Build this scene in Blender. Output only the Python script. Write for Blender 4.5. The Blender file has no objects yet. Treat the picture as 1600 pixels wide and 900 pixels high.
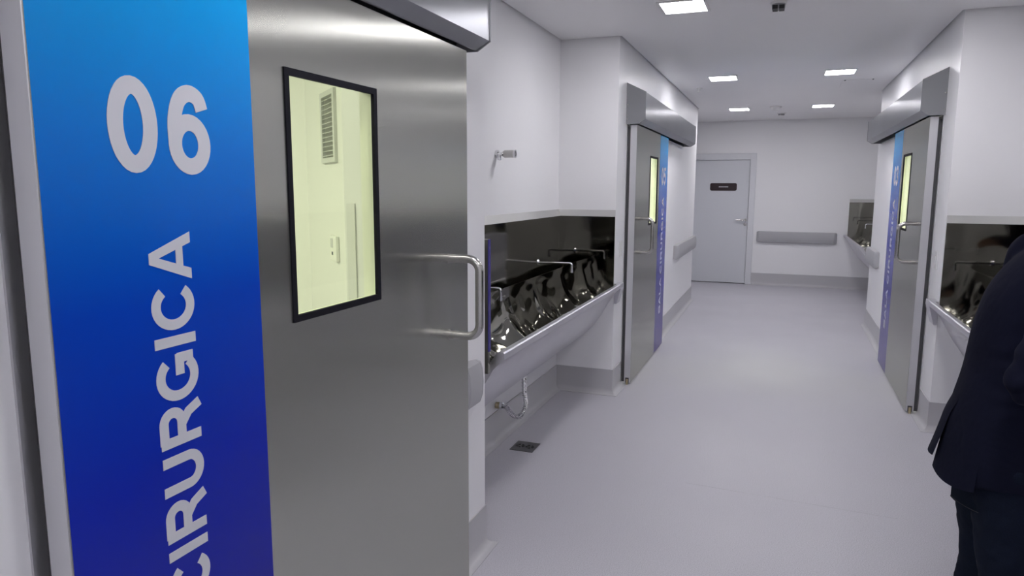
import bpy, bmesh, math, random
from mathutils import Vector, Matrix, noise
random.seed(7)
scene = bpy.context.scene
COL = scene.collection

# ------------------------------------------------------------------ camera
F_PX, YAW, PITCH, ROLL, CAM_H = 1102.1, -0.3639, -0.142, 0.0038, 1.6253
cam_data = bpy.data.cameras.new('camera')
cam = bpy.data.objects.new('camera', cam_data)
COL.objects.link(cam)
cam_data.sensor_width = 36.0
cam_data.lens = F_PX / 1600.0 * 36.0
cam_data.clip_start = 0.02
_f = Vector((math.sin(YAW) * math.cos(PITCH), math.cos(YAW) * math.cos(PITCH), math.sin(PITCH)))
_r = Vector((math.cos(YAW), -math.sin(YAW), 0))
_u = _r.cross(_f)
_R = math.cos(ROLL) * _r + math.sin(ROLL) * _u
_U = -math.sin(ROLL) * _r + math.cos(ROLL) * _u
cam.matrix_world = Matrix(((_R.x, _U.x, -_f.x, 0), (_R.y, _U.y, -_f.y, 0), (_R.z, _U.z, -_f.z, CAM_H), (0, 0, 0, 1)))
scene.camera = cam

# ------------------------------------------------------------------ world and exposure
world = bpy.data.worlds.new('world')
scene.world = world
world.use_nodes = True
world.node_tree.nodes['Background'].inputs[0].default_value = (0.8, 0.85, 1.0, 1)
world.node_tree.nodes['Background'].inputs[1].default_value = 0.0
vs = scene.view_settings
vs.view_transform = 'Standard'
vs.look = 'None'
vs.exposure = 0.0
vs.gamma = 1.0
vs.use_curve_mapping = False
LAMP_STRENGTH = 54.0          # corridor ceiling panels
ROOM_STRENGTH = 19.0          # operating room ceiling panels

# ------------------------------------------------------------------ plan of the place (metres)
H = 2.7314                    # ceiling height
XL, XR = -1.19, 1.00          # corridor wall faces
XLB, XRB = -1.65, 1.46        # back walls of the scrub sink recesses
YP, YR = 2.79, 5.35           # left recess
YE, YF = 10.48, 12.60         # end of left wall, far wall
YR2, YE2 = 5.31, 9.30         # right wall block
YP2 = 1.50                    # near end of the right recess
YB = -4.0                     # wall behind the camera
BASE_H = 0.20
HW = H + 0.03                 # walls run up behind the ceiling, past the recessed gap along its edge

# ------------------------------------------------------------------ materials
def nodes_of(name):
    m = bpy.data.materials.new(name)
    m.use_nodes = True
    nt = m.node_tree
    return m, nt, nt.nodes['Principled BSDF']

def pmat(name, color, rough=0.5, metal=0.0, spec=0.5, var=0.0, vscale=6.0, bump=0.0, bscale=80.0, aniso=0.0, coat=0.0):
    m, nt, b = nodes_of(name)
    b.inputs['Base Color'].default_value = (*color, 1)
    b.inputs['Roughness'].default_value = rough
    b.inputs['Metallic'].default_value = metal
    b.inputs['Specular IOR Level'].default_value = spec
    if coat:
        b.inputs['Coat Weight'].default_value = coat
        b.inputs['Coat Roughness'].default_value = 0.12
    tc = nt.nodes.new('ShaderNodeTexCoord')
    if var > 0:
        n = nt.nodes.new('ShaderNodeTexNoise')
        n.inputs['Scale'].default_value = vscale
        n.inputs['Detail'].default_value = 3
        nt.links.new(tc.outputs['Object'], n.inputs['Vector'])
        mp = nt.nodes.new('ShaderNodeMapRange')
        mp.inputs['From Min'].default_value = 0.3
        mp.inputs['From Max'].default_value = 0.7
        mp.inputs['To Min'].default_value = max(0.02, rough - var)
        mp.inputs['To Max'].default_value = rough + var
        nt.links.new(n.outputs['Fac'], mp.inputs['Value'])
        nt.links.new(mp.outputs['Result'], b.inputs['Roughness'])
    if bump > 0:
        n2 = nt.nodes.new('ShaderNodeTexNoise')
        n2.inputs['Scale'].default_value = bscale
        nt.links.new(tc.outputs['Object'], n2.inputs['Vector'])
        bp = nt.nodes.new('ShaderNodeBump')
        bp.inputs['Strength'].default_value = bump
        bp.inputs['Distance'].default_value = 0.002
        nt.links.new(n2.outputs['Fac'], bp.inputs['Height'])
        nt.links.new(bp.outputs['Normal'], b.inputs['Normal'])
    if aniso:
        b.inputs['Anisotropic'].default_value = aniso
        tg = nt.nodes.new('ShaderNodeTangent')
        tg.direction_type = 'RADIAL'
        tg.axis = 'Z'
        nt.links.new(tg.outputs['Tangent'], b.inputs['Tangent'])
    return m

def emat(name, color, strength):
    m, nt, b = nodes_of(name)
    b.inputs['Base Color'].default_value = (0.9, 0.9, 0.9, 1)
    b.inputs['Emission Color'].default_value = (*color, 1)
    b.inputs['Emission Strength'].default_value = strength
    return m

def brushed(name, color, rough, aniso=0.0, stretch=(1, 1, 1), amp=0.12, dents=0.0):
    m, nt, b = nodes_of(name)
    b.inputs['Base Color'].default_value = (*color, 1)
    b.inputs['Metallic'].default_value = 1.0
    tc = nt.nodes.new('ShaderNodeTexCoord')
    mp = nt.nodes.new('ShaderNodeMapping')
    mp.inputs['Scale'].default_value = stretch
    nt.links.new(tc.outputs['Object'], mp.inputs['Vector'])
    n = nt.nodes.new('ShaderNodeTexNoise')
    n.inputs['Scale'].default_value = 1.0
    n.inputs['Detail'].default_value = 4
    nt.links.new(mp.outputs['Vector'], n.inputs['Vector'])
    mr = nt.nodes.new('ShaderNodeMapRange')
    mr.inputs['From Min'].default_value = 0.3
    mr.inputs['From Max'].default_value = 0.7
    mr.inputs['To Min'].default_value = rough - amp * 0.5
    mr.inputs['To Max'].default_value = rough + amp * 0.5
    nt.links.new(n.outputs['Fac'], mr.inputs['Value'])
    nt.links.new(mr.outputs['Result'], b.inputs['Roughness'])
    b.inputs['Anisotropic'].default_value = aniso
    if aniso:
        tg = nt.nodes.new('ShaderNodeTangent')
        tg.direction_type = 'RADIAL'
        tg.axis = 'Z'
        nt.links.new(tg.outputs['Tangent'], b.inputs['Tangent'])
    if dents:
        n2 = nt.nodes.new('ShaderNodeTexNoise')
        n2.inputs['Scale'].default_value = 1.6
        n2.inputs['Detail'].default_value = 1
        nt.links.new(tc.outputs['Object'], n2.inputs['Vector'])
        bp = nt.nodes.new('ShaderNodeBump')
        bp.inputs['Strength'].default_value = dents
        bp.inputs['Distance'].default_value = 0.02
        nt.links.new(n2.outputs['Fac'], bp.inputs['Height'])
        nt.links.new(bp.outputs['Normal'], b.inputs['Normal'])
    return m

def floor_material():
    m, nt, b = nodes_of('speckled_vinyl')
    tc = nt.nodes.new('ShaderNodeTexCoord')
    n1 = nt.nodes.new('ShaderNodeTexNoise')
    n1.inputs['Scale'].default_value = 260
    n1.inputs['Detail'].default_value = 2
    n2 = nt.nodes.new('ShaderNodeTexNoise')
    n2.inputs['Scale'].default_value = 1.3
    n2.inputs['Detail'].default_value = 3
    nt.links.new(tc.outputs['Object'], n1.inputs['Vector'])
    nt.links.new(tc.outputs['Object'], n2.inputs['Vector'])
    cr = nt.nodes.new('ShaderNodeValToRGB')
    e = cr.color_ramp.elements
    e[0].position = 0.34; e[0].color = (0.36, 0.355, 0.39, 1)
    e[1].position = 0.66; e[1].color = (0.62, 0.61, 0.655, 1)
    x = cr.color_ramp.elements.new(0.46); x.color = (0.50, 0.49, 0.535, 1)
    x = cr.color_ramp.elements.new(0.56); x.color = (0.53, 0.52, 0.565, 1)
    nt.links.new(n1.outputs['Fac'], cr.inputs['Fac'])
    nt.links.new(cr.outputs['Color'], b.inputs['Base Color'])
    mr = nt.nodes.new('ShaderNodeMapRange')
    mr.inputs['From Min'].default_value = 0.3
    mr.inputs['From Max'].default_value = 0.7
    mr.inputs['To Min'].default_value = 0.36
    mr.inputs['To Max'].default_value = 0.50
    nt.links.new(n2.outputs['Fac'], mr.inputs['Value'])
    nt.links.new(mr.outputs['Result'], b.inputs['Roughness'])
    return m

def glass_material():
    m = bpy.data.materials.new('yellow_tinted_glass')
    m.use_nodes = True
    nt = m.node_tree
    nt.nodes.clear()
    out = nt.nodes.new('ShaderNodeOutputMaterial')
    mix = nt.nodes.new('ShaderNodeMixShader')
    tr = nt.nodes.new('ShaderNodeBsdfTransparent')
    tr.inputs[0].default_value = (0.965, 1.0, 0.83, 1)
    gl = nt.nodes.new('ShaderNodeBsdfGlossy')
    gl.inputs['Roughness'].default_value = 0.02
    lw = nt.nodes.new('ShaderNodeLayerWeight')
    lw.inputs['Blend'].default_value = 0.5
    pw = nt.nodes.new('ShaderNodeMath')
    pw.operation = 'POWER'
    pw.inputs[1].default_value = 5.0
    nt.links.new(lw.outputs['Facing'], pw.inputs[0])
    ma = nt.nodes.new('ShaderNodeMath')
    ma.operation = 'MULTIPLY_ADD'
    ma.inputs[1].default_value = 0.35
    ma.inputs[2].default_value = 0.02
    nt.links.new(pw.outputs[0], ma.inputs[0])
    nt.links.new(ma.outputs[0], mix.inputs[0])
    nt.links.new(tr.outputs[0], mix.inputs[1])
    nt.links.new(gl.outputs[0], mix.inputs[2])
    nt.links.new(mix.outputs[0], out.inputs['Surface'])
    return m

def strip_material():
    # printed vinyl: cyan at the top running to violet blue at the floor
    m, nt, b = nodes_of('blue_gradient_print')
    tc = nt.nodes.new('ShaderNodeTexCoord')
    sx = nt.nodes.new('ShaderNodeSeparateXYZ')
    nt.links.new(tc.outputs['Object'], sx.inputs[0])
    mr = nt.nodes.new('ShaderNodeMapRange')
    mr.inputs['From Min'].default_value = 0.0
    mr.inputs['From Max'].default_value = 2.12
    nt.links.new(sx.outputs['Z'], mr.inputs['Value'])
    cr = nt.nodes.new('ShaderNodeValToRGB')
    e = cr.color_ramp.elements
    e[0].position = 0.0; e[0].color = (0.060, 0.030, 0.24, 1)
    e[1].position = 1.0; e[1].color = (0.0, 0.34, 0.72, 1)
    for p, c in ((0.30, (0.008, 0.010, 0.30, 1)), (0.50, (0.003, 0.018, 0.38, 1)), (0.66, (0.0, 0.048, 0.46, 1)), (0.80, (0.0, 0.16, 0.60, 1)), (0.90, (0.0, 0.26, 0.68, 1))):
        x = cr.color_ramp.elements.new(p); x.color = c
    nt.links.new(mr.outputs['Result'], cr.inputs['Fac'])
    nt.links.new(cr.outputs['Color'], b.inputs['Base Color'])
    b.inputs['Roughness'].default_value = 0.25
    b.inputs['Specular IOR Level'].default_value = 0.3
    return m

def fabric(name, color, rough=0.9, scale=900.0, sheen=0.1):
    m, nt, b = nodes_of(name)
    tc = nt.nodes.new('ShaderNodeTexCoord')
    n = nt.nodes.new('ShaderNodeTexNoise')
    n.inputs['Scale'].default_value = scale
    nt.links.new(tc.outputs['Object'], n.inputs['Vector'])
    cr = nt.nodes.new('ShaderNodeValToRGB')
    e = cr.color_ramp.elements
    e[0].position = 0.35; e[0].color = (*[c * 0.75 for c in color], 1)
    e[1].position = 0.65; e[1].color = (*[c * 1.25 for c in color], 1)
    nt.links.new(n.outputs['Fac'], cr.inputs['Fac'])
    nt.links.new(cr.outputs['Color'], b.inputs['Base Color'])
    b.inputs['Roughness'].default_value = rough
    b.inputs['Specular IOR Level'].default_value = sheen
    n2 = nt.nodes.new('ShaderNodeTexNoise')
    n2.inputs['Scale'].default_value = 9
    n2.inputs['Detail'].default_value = 3
    nt.links.new(tc.outputs['Object'], n2.inputs['Vector'])
    bp = nt.nodes.new('ShaderNodeBump')
    bp.inputs['Strength'].default_value = 0.5
    bp.inputs['Distance'].default_value = 0.012
    nt.links.new(n2.outputs['Fac'], bp.inputs['Height'])
    nt.links.new(bp.outputs['Normal'], b.inputs['Normal'])
    return m

M = {
    'wall': pmat('white_wall_paint', (0.86, 0.86, 0.875), 0.42, bump=0.10, bscale=70, var=0.05, vscale=2),
    'room_wall': pmat('operating_room_paint', (0.86, 0.86, 0.84), 0.6, bump=0.05),
    'ceiling': pmat('white_ceiling_paint', (0.86, 0.855, 0.87), 0.38, bump=0.08, bscale=40, var=0.05, vscale=2),
    'floor': floor_material(),
    'base': pmat('grey_vinyl_skirting', (0.50, 0.495, 0.515), 0.45, bump=0.05, bscale=200),
    'slab': brushed('brushed_door_steel', (0.52, 0.525, 0.48), 0.25, 1.0, (0.7, 0.7, 1.2), 0.02, 0.06),
    'edge': brushed('light_door_edge_steel', (0.72, 0.72, 0.74), 0.42, 0.0, (60, 60, 3), 0.08),
    'frame': brushed('door_frame_steel', (0.66, 0.66, 0.68), 0.40, 0.0, (60, 60, 3), 0.08),
    'header': brushed('anodised_header_aluminium', (0.34, 0.35, 0.37), 0.30, 0.9, (3, 3, 3), 0.03),
    'cap': pmat('grey_header_end_plastic', (0.24, 0.245, 0.26), 0.45, bump=0.05),
    'rubber': pmat('black_rubber', (0.008, 0.008, 0.012), 0.7, spec=0.12, bump=0.05),
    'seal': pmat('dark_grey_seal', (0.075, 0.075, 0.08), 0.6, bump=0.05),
    'liner': pmat('white_window_liner', (0.90, 0.90, 0.87), 0.45, bump=0.03),
    'glass': glass_material(),
    'strip': strip_material(),
    'letter': pmat('pale_grey_lettering', (0.58, 0.59, 0.63), 0.45, bump=0.02),
    'handle': brushed('satin_handle_steel', (0.55, 0.54, 0.52), 0.22, 0.0, (40, 40, 40), 0.06),
    'chrome': pmat('chrome', (0.75, 0.75, 0.76), 0.08, 1.0, var=0.03, vscale=30),
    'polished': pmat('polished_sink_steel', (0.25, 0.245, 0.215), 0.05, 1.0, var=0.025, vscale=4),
    'apron': brushed('satin_sink_steel', (0.66, 0.655, 0.69), 0.40, 0.0, (3, 3, 3), 0.10),
    'flange': brushed('satin_flange_steel', (0.62, 0.62, 0.60), 0.36, 0.0, (4, 4, 4), 0.10),
    'film': pmat('blue_protective_film', (0.03, 0.02, 0.22), 0.25, bump=0.2, bscale=60),
    'rail': pmat('grey_bumper_vinyl', (0.42, 0.42, 0.44), 0.5, bump=0.08, bscale=200),
    'doorpaint': pmat('pale_grey_door_laminate', (0.66, 0.675, 0.715), 0.4, bump=0.04, bscale=120),
    'doorframe': pmat('pale_grey_door_frame_paint', (0.70, 0.71, 0.745), 0.4, bump=0.04),
    'plate': pmat('dark_maroon_sign_plastic', (0.020, 0.006, 0.009), 0.35, bump=0.02),
    'plastic': pmat('white_plastic', (0.78, 0.78, 0.78), 0.4, bump=0.03),
    'grey_plastic': pmat('grey_plastic', (0.30, 0.30, 0.31), 0.5, bump=0.03),
    'lamp': emat('lamp_diffuser', (0.985, 0.96, 1.0), LAMP_STRENGTH),
    'room_lamp': emat('room_lamp_diffuser', (1.0, 1.0, 0.95), ROOM_STRENGTH),
    'grille': pmat('grey_grille_aluminium', (0.66, 0.67, 0.65), 0.45, 0.1, bump=0.03),
    'black_plastic': pmat('black_plastic', (0.01, 0.01, 0.01), 0.5, bump=0.02),
    'duct': pmat('dark_duct_grey', (0.10, 0.12, 0.11), 0.8, bump=0.02),
    'drain': brushed('dull_drain_steel', (0.22, 0.22, 0.22), 0.40, 0.0, (30, 30, 30), 0.1),
    'brass': pmat('pale_brass', (0.55, 0.47, 0.30), 0.35, 0.8, var=0.1, vscale=60),
    'suit': fabric('navy_suit_wool', (0.0058, 0.0066, 0.0165), 0.95, sheen=0.08),
    'denim': fabric('dark_blue_denim', (0.006, 0.009, 0.020), 0.9, 500.0, 0.1),
    'thread': fabric('denim_thread', (0.05, 0.05, 0.06), 0.9),
    'skin': pmat('skin', (0.50, 0.30, 0.22), 0.5, bump=0.1, bscale=200),
    'hair': pmat('dark_hair', (0.015, 0.010, 0.008), 0.6, bump=0.6, bscale=120),
    'shoe': pmat('black_leather', (0.012, 0.011, 0.011), 0.3, bump=0.1),
    'eye': pmat('eye_white', (0.7, 0.7, 0.68), 0.2, bump=0.01),
    'shirt': fabric('white_shirt_cotton', (0.55, 0.56, 0.60), 0.8),
}

# ------------------------------------------------------------------ mesh helpers
def tag(o, label=None, cat=None, group=None, kind=None):
    if label: o['label'] = label
    if cat: o['category'] = cat
    if group: o['group'] = group
    if kind: o['kind'] = kind
    return o

def empty(name, loc=(0, 0, 0)):
    o = bpy.data.objects.new(name, None)
    o.empty_display_size = 0.1
    o.location = loc
    COL.objects.link(o)
    return o

def build(name, bm, mat, parent=None, smooth=None, bevel=0.0):
    bmesh.ops.remove_doubles(bm, verts=bm.verts, dist=1e-6)
    bmesh.ops.recalc_face_normals(bm, faces=bm.faces)
    if bevel:
        bmesh.ops.bevel(bm, geom=[e for e in bm.edges if len(e.link_faces) == 2 and e.calc_face_angle(0) > 0.6],
                        offset=bevel, segments=2, affect='EDGES', profile=0.5, clamp_overlap=True)
    me = bpy.data.meshes.new(name)
    bm.to_mesh(me)
    bm.free()
    me.materials.append(M[mat])
    o = bpy.data.objects.new(name, me)
    COL.objects.link(o)
    if parent is not None:
        o.parent = parent
    if smooth is not None:
        for p in me.polygons: p.use_smooth = True
        if smooth < 3.0: me.set_sharp_from_angle(angle=smooth)
    return o

def quad(bm, pts):
    return bm.faces.new([bm.verts.new(p) for p in pts])

def hexa(bm, P):
    # P: 8 points, bottom ring then top ring
    v = [bm.verts.new(p) for p in P]
    for f in ((0, 1, 2, 3), (4, 5, 6, 7), (0, 1, 5, 4), (1, 2, 6, 5), (2, 3, 7, 6), (3, 0, 4, 7)):
        bm.faces.new([v[i] for i in f])

def box(bm, x0, x1, y0, y1, z0, z1, T=None):
    P = [(x0, y0, z0), (x1, y0, z0), (x1, y1, z0), (x0, y1, z0), (x0, y0, z1), (x1, y0, z1), (x1, y1, z1), (x0, y1, z1)]
    if T: P = [T(*p) for p in P]
    hexa(bm, P)

def B(*a, T=None):
    bm = bmesh.new()
    box(bm, *a, T=T)
    return bm

def prism(bm, poly, a0, a1, fn):
    # poly of 2-d points extruded from a0 to a1; fn(p, q, a) -> 3-d point
    A = [bm.verts.new(fn(p, q, a0)) for p, q in poly]
    C = [bm.verts.new(fn(p, q, a1)) for p, q in poly]
    n = len(poly)
    bm.faces.new(A); bm.faces.new(C)
    for i in range(n):
        bm.faces.new((A[i], A[(i + 1) % n], C[(i + 1) % n], C[i]))

def tube(bm, path, r, seg=12, caps=True):
    path = [Vector(p) for p in path]
    n = len(path)
    rad = r if isinstance(r, (list, tuple)) else [r] * n
    up = None
    rings = []
    for i, p in enumerate(path):
        t = ((path[min(i + 1, n - 1)] - path[max(i - 1, 0)])).normalized()
        if up is None:
            a = Vector((0, 0, 1)) if abs(t.z) < 0.9 else Vector((1, 0, 0))
            up = (a - a.dot(t) * t).normalized()
        else:
            up = (up - up.dot(t) * t).normalized()
        w = t.cross(up)
        rings.append([bm.verts.new(p + rad[i] * (math.cos(2 * math.pi * k / seg) * up + math.sin(2 * math.pi * k / seg) * w)) for k in range(seg)])
    for i in range(n - 1):
        for k in range(seg):
            bm.faces.new((rings[i][k], rings[i][(k + 1) % seg], rings[i + 1][(k + 1) % seg], rings[i + 1][k]))
    if caps:
        bm.faces.new(rings[0]); bm.faces.new(rings[-1])
    return rings

def spline(pts, n=8):
    P = [Vector(p) for p in pts]
    out = []
    for i in range(len(P) - 1):
        p0 = P[max(i - 1, 0)]; p1 = P[i]; p2 = P[i + 1]; p3 = P[min(i + 2, len(P) - 1)]
        for k in range(n):
            t = k / n
            out.append(0.5 * ((2 * p1) + (-p0 + p2) * t + (2 * p0 - 5 * p1 + 4 * p2 - p3) * t * t + (-p0 + 3 * p1 - 3 * p2 + p3) * t ** 3))
    out.append(P[-1])
    return out

def disc(bm, c, r, axis, depth, seg=20, r2=None):
    ax = Vector(axis).normalized()
    tube(bm, [Vector(c), Vector(c) + ax * depth], [r, r2 if r2 is not None else r], seg)

def sweep_profile(bm, path, prof, left):
    # path: 2-d polyline, profile (offset from the wall, height), mitred at the corners; left=+1 if the room is left of the path
    n = len(path)
    rows = []
    for i, p in enumerate(path):
        p = Vector(p)
        d0 = (p - Vector(path[i - 1])).normalized() if i > 0 else None
        d1 = (Vector(path[i + 1]) - p).normalized() if i < n - 1 else None
        if d0 is None: d0 = d1
        if d1 is None: d1 = d0
        n0 = Vector((-d0.y, d0.x)) * left
        n1 = Vector((-d1.y, d1.x)) * left
        m = (n0 + n1)
        m = m / (1 + n0.dot(n1))
        rows.append([bm.verts.new((p.x + m.x * o, p.y + m.y * o, z)) for o, z in prof])
    k = len(prof)
    for i in range(n - 1):
        for j in range(k):
            bm.faces.new((rows[i][j], rows[i][(j + 1) % k], rows[i + 1][(j + 1) % k], rows[i + 1][j]))
    bm.faces.new(rows[0]); bm.faces.new(rows[-1])

# ------------------------------------------------------------------ floor and ceiling
def structure(name, bm, mat, label, cat, smooth=None, bevel=0.0):
    o = build(name, bm, mat, None, smooth, bevel)
    return tag(o, label, cat, kind='structure')

SX0, SX1, SY0, SY1 = -1.508, -1.372, 3.955, 4.095      # sump under the floor drain
bm = bmesh.new()
box(bm, -6.6, 6.2, YB - 0.2, SY0, -0.1, 0.0)
box(bm, -6.6, 6.2, SY1, YF + 0.2, -0.1, 0.0)
box(bm, -6.6, SX0, SY0, SY1, -0.1, 0.0)
box(bm, SX1, 6.2, SY0, SY1, -0.1, 0.0)
fl = structure('floor', bm, 'floor', 'pale grey lavender speckled vinyl floor of the corridor', 'floor')
bm = bmesh.new()
for (x0, y0), (x1, y1) in (((-0.42, 3.835), (0.62, 3.775)), ):
    hexa(bm, [(x0, y0, 0.0), (x1, y1, 0.0), (x1, y1 + 0.002, 0.0), (x0, y0 + 0.002, 0.0), (x0, y0, 0.0006), (x1, y1, 0.0006), (x1, y1 + 0.002, 0.0006), (x0, y0 + 0.002, 0.0006)])
seam = build('sheet_seam', bm, 'base', fl)
OUTLINE = [(XL, YB), (XL, YP), (XLB, YP), (XLB, YR), (XL, YR), (XL, YE), (XLB, YE), (XLB, YF), (XRB, YF), (XRB, YE2), (XR, YE2), (XR, YR2), (XRB, YR2), (XRB, YP2), (XR, YP2), (XR, YB)]
def inset(poly, d):                       # clockwise outline, inside lies to the right
    out = []
    n = len(poly)
    for i in range(n):
        p = Vector(poly[i])
        d0 = (p - Vector(poly[i - 1])).normalized()
        d1 = (Vector(poly[(i + 1) % n]) - p).normalized()
        n0, n1 = Vector((d0.y, -d0.x)), Vector((d1.y, -d1.x))
        m = (n0 + n1) / (1 + n0.dot(n1))
        out.append((p.x + m.x * d, p.y + m.y * d))
    return out
bm = bmesh.new()
prism(bm, inset(OUTLINE, 0.014), H, HW, lambda p, q, a: (p, q, a))
box(bm, -6.6, 6.2, YB - 0.2, YF + 0.2, HW, HW + 0.1)
structure('ceiling', bm, 'ceiling', 'smooth white painted plaster ceiling of the corridor', 'ceiling')

# ------------------------------------------------------------------ walls
WT = 0.20
OP0, OP1, OPZ = 0.06, 1.58, 2.08       # door opening measured from the leading edge of the leaf
D06, DLF, DRF = 2.44, 5.69, 5.69        # leading edges of the three sliding doors

def wall_with_opening(x0, x1, y0, y1, o0, o1):
    bm = bmesh.new()
    box(bm, x0, x1, y0, o0, 0, HW)
    box(bm, x0, x1, o1, y1, 0, HW)
    box(bm, x0, x1, o0, o1, OPZ, HW)
    return bm

structure('wall_left', wall_with_opening(XL - WT, XL, YB, YP, D06 - OP1, D06 - OP0), 'wall', 'white wall behind the sliding door marked 06', 'wall')
structure('wall_left', B(XLB - 0.1, XL - WT, YP - 0.21, YP, 0, HW), 'wall', 'white side wall of the left sink recess, next to door 06', 'wall')
structure('wall_left', B(XLB - 0.1, XLB, YP, YR, 0, HW), 'wall', 'white back wall of the left sink recess with chrome fitting', 'wall')
structure('wall_left', B(XLB - 0.1, XL - WT, YR, YR + 0.2, 0, HW), 'wall', 'white side wall of the left sink recess below the grey door header', 'wall')
structure('wall_left', wall_with_opening(XL - WT, XL, YR, YE, DLF + OP0, DLF + OP1), 'wall', 'white left wall block carrying the sliding door further down', 'wall')
structure('wall_left', B(XLB - 0.1, XL - WT, YE - 0.2, YE, 0, HW), 'wall', 'white end of the left wall block beside the far hinged door', 'wall')
structure('wall_left', B(XLB - 0.1, XLB, YE, YF, 0, HW), 'wall', 'white wall left of the far hinged door', 'wall')
DX0, DX1, DZ = -1.445, -0.545, 2.09     # far hinged door leaf
bm = bmesh.new()
box(bm, XLB - 0.1, DX0 - 0.02, YF, YF + 0.2, 0, HW)
box(bm, DX1 + 0.02, XRB + 0.1, YF, YF + 0.2, 0, HW)
box(bm, DX0 - 0.02, DX1 + 0.02, YF, YF + 0.2, DZ + 0.02, HW)
structure('wall_far', bm, 'wall', 'white end wall of the corridor with hinged door and bumper rail', 'wall')
structure('wall_right', B(XR, XR + WT, YB, YP2, 0, HW), 'wall', 'white right wall nearest the doorway 06', 'wall')
structure('wall_right', B(XR + WT, XRB + 0.1, YP2 - 0.2, YP2, 0, HW), 'wall', 'white near side wall of the right sink recess', 'wall')
structure('wall_right', B(XRB, XRB + 0.1, YP2, YR2, 0, HW), 'wall', 'white back wall of the right sink recess behind the man', 'wall')
structure('wall_right', B(XR + WT, XRB + 0.1, YR2, YR2 + 0.2, 0, HW), 'wall', 'white side wall of the right sink recess beside the man', 'wall')
structure('wall_right', wall_with_opening(XR, XR + WT, YR2, YE2, DRF + OP0, DRF + OP1), 'wall', 'white right wall block carrying the sliding door', 'wall')
structure('wall_right', B(XR + WT, XRB + 0.1, YE2 - 0.2, YE2, 0, HW), 'wall', 'white end of the right wall block before the far sink', 'wall')
structure('wall_right', B(XRB, XRB + 0.1, YE2, YF, 0, HW), 'wall', 'white back wall of the far right sink recess', 'wall')
structure('wall_back', B(XL - WT, XR + WT, YB - 0.2, YB, 0, HW), 'wall', 'white wall closing the corridor behind the viewer', 'wall')

# operating room behind door 06: walls with one corner cut at 45 degrees
C0, CD = Vector((-1.75, 2.585, 0)), Vector((-0.57, 0.51, 0)).normalized()
CN = Vector((-CD.y, CD.x, 0))
if CN.y > 0: CN = -CN
def TC(t, n, z): return tuple(C0 + CD * t + CN * n + Vector((0, 0, z)))      # on the angled corner: along, out, up
GT0, GT1, GZ0, GZ1 = 0.100, 0.365, 1.732, 2.048                              # air grille and its pocket in the wall
bm = bmesh.new()
plan = [(-1.75, 2.585), (-2.32, 3.095), (-6.4, 3.095), (-6.4, 3.2), (-1.75, 3.2)]
pocket = [TC(t, n, 0)[:2] for t, n in ((GT0 + 0.03, 0), (GT0 + 0.03, -0.10), (GT1 - 0.03, -0.10), (GT1 - 0.03, 0))]
for poly, z0, z1 in ((plan, 0, GZ0 + 0.022), (plan[:1] + pocket + plan[1:], GZ0 + 0.022, GZ1 - 0.022), (plan, GZ1 - 0.022, HW)):
    prism(bm, poly, z0, z1, lambda p, q, a: (p, q, a))
structure('wall_room', bm, 'room_wall', 'pale wall with angled corner seen through the glass of door 06', 'wall')
structure('wall_room', B(-6.6, -6.4, YB, YF, 0, HW), 'room_wall', 'pale far wall of the left operating rooms', 'wall')
structure('wall_room', B(-6.4, XL - WT, -2.7, -2.5, 0, HW), 'room_wall', 'pale rear wall of the operating room behind door 06', 'wall')
structure('wall_room', B(-6.4, XLB - 0.1, 5.35, 5.5, 0, HW), 'room_wall', 'pale wall parting the two left operating rooms', 'wall')
structure('wall_room', B(-6.4, XLB - 0.1, 10.28, 10.4, 0, HW), 'room_wall', 'pale end wall of the farther left operating room', 'wall')
structure('wall_room', B(6.0, 6.2, YB, YF, 0, HW), 'room_wall', 'pale far wall of the right operating room', 'wall')
structure('wall_room', B(XRB + 0.1, 6.0, 5.31, 5.45, 0, HW), 'room_wall', 'pale near wall of the right operating room', 'wall')
structure('wall_room', B(XRB + 0.1, 6.0, 9.1, 9.25, 0, HW), 'room_wall', 'pale end wall of the right operating room', 'wall')

# coved skirting
cove = [(0.0, BASE_H), (0.006, BASE_H), (0.006, 0.045)]
for k in range(1, 5):
    a = math.pi / 2 * k / 4
    cove.append((0.006 + 0.042 * (1 - math.cos(a)), 0.045 - 0.042 * math.sin(a)))
cove += [(0.048, 0.0), (0.0, 0.0)]
def skirting(name, path, left, label):
    bm = bmesh.new()
    sweep_profile(bm, path, cove, left)
    return structure(name, bm, 'base', label, 'baseboard', smooth=0.7)
skirting('baseboard_left', [(XL, D06 + 0.02), (XL, YP), (XLB, YP), (XLB, YR), (XL, YR), (XL, DLF - 0.03)], -1, 'grey coved skirting around the left sink recess')
skirting('baseboard_left', [(XL, DLF + 1.68), (XL, YE), (XLB, YE), (XLB, YF), (DX0 - 0.11, YF)], -1, 'grey coved skirting past the far left sliding door')
skirting('baseboard_left', [(XL, YB), (XL, 0.62)], -1, 'grey coved skirting behind door 06')
skirting('baseboard_far', [(DX1 + 0.105, YF), (XRB, YF)], -1, 'grey coved skirting along the end wall')
skirting('baseboard_right', [(XR, YB), (XR, YP2), (XRB, YP2), (XRB, YR2), (XR, YR2), (XR, DRF - 0.03)], 1, 'grey coved skirting around the right sink recess')
skirting('baseboard_right', [(XR, DRF + 1.68), (XR, YE2), (XRB, YE2), (XRB, YF)], 1, 'grey coved skirting past the right sliding door')
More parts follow.
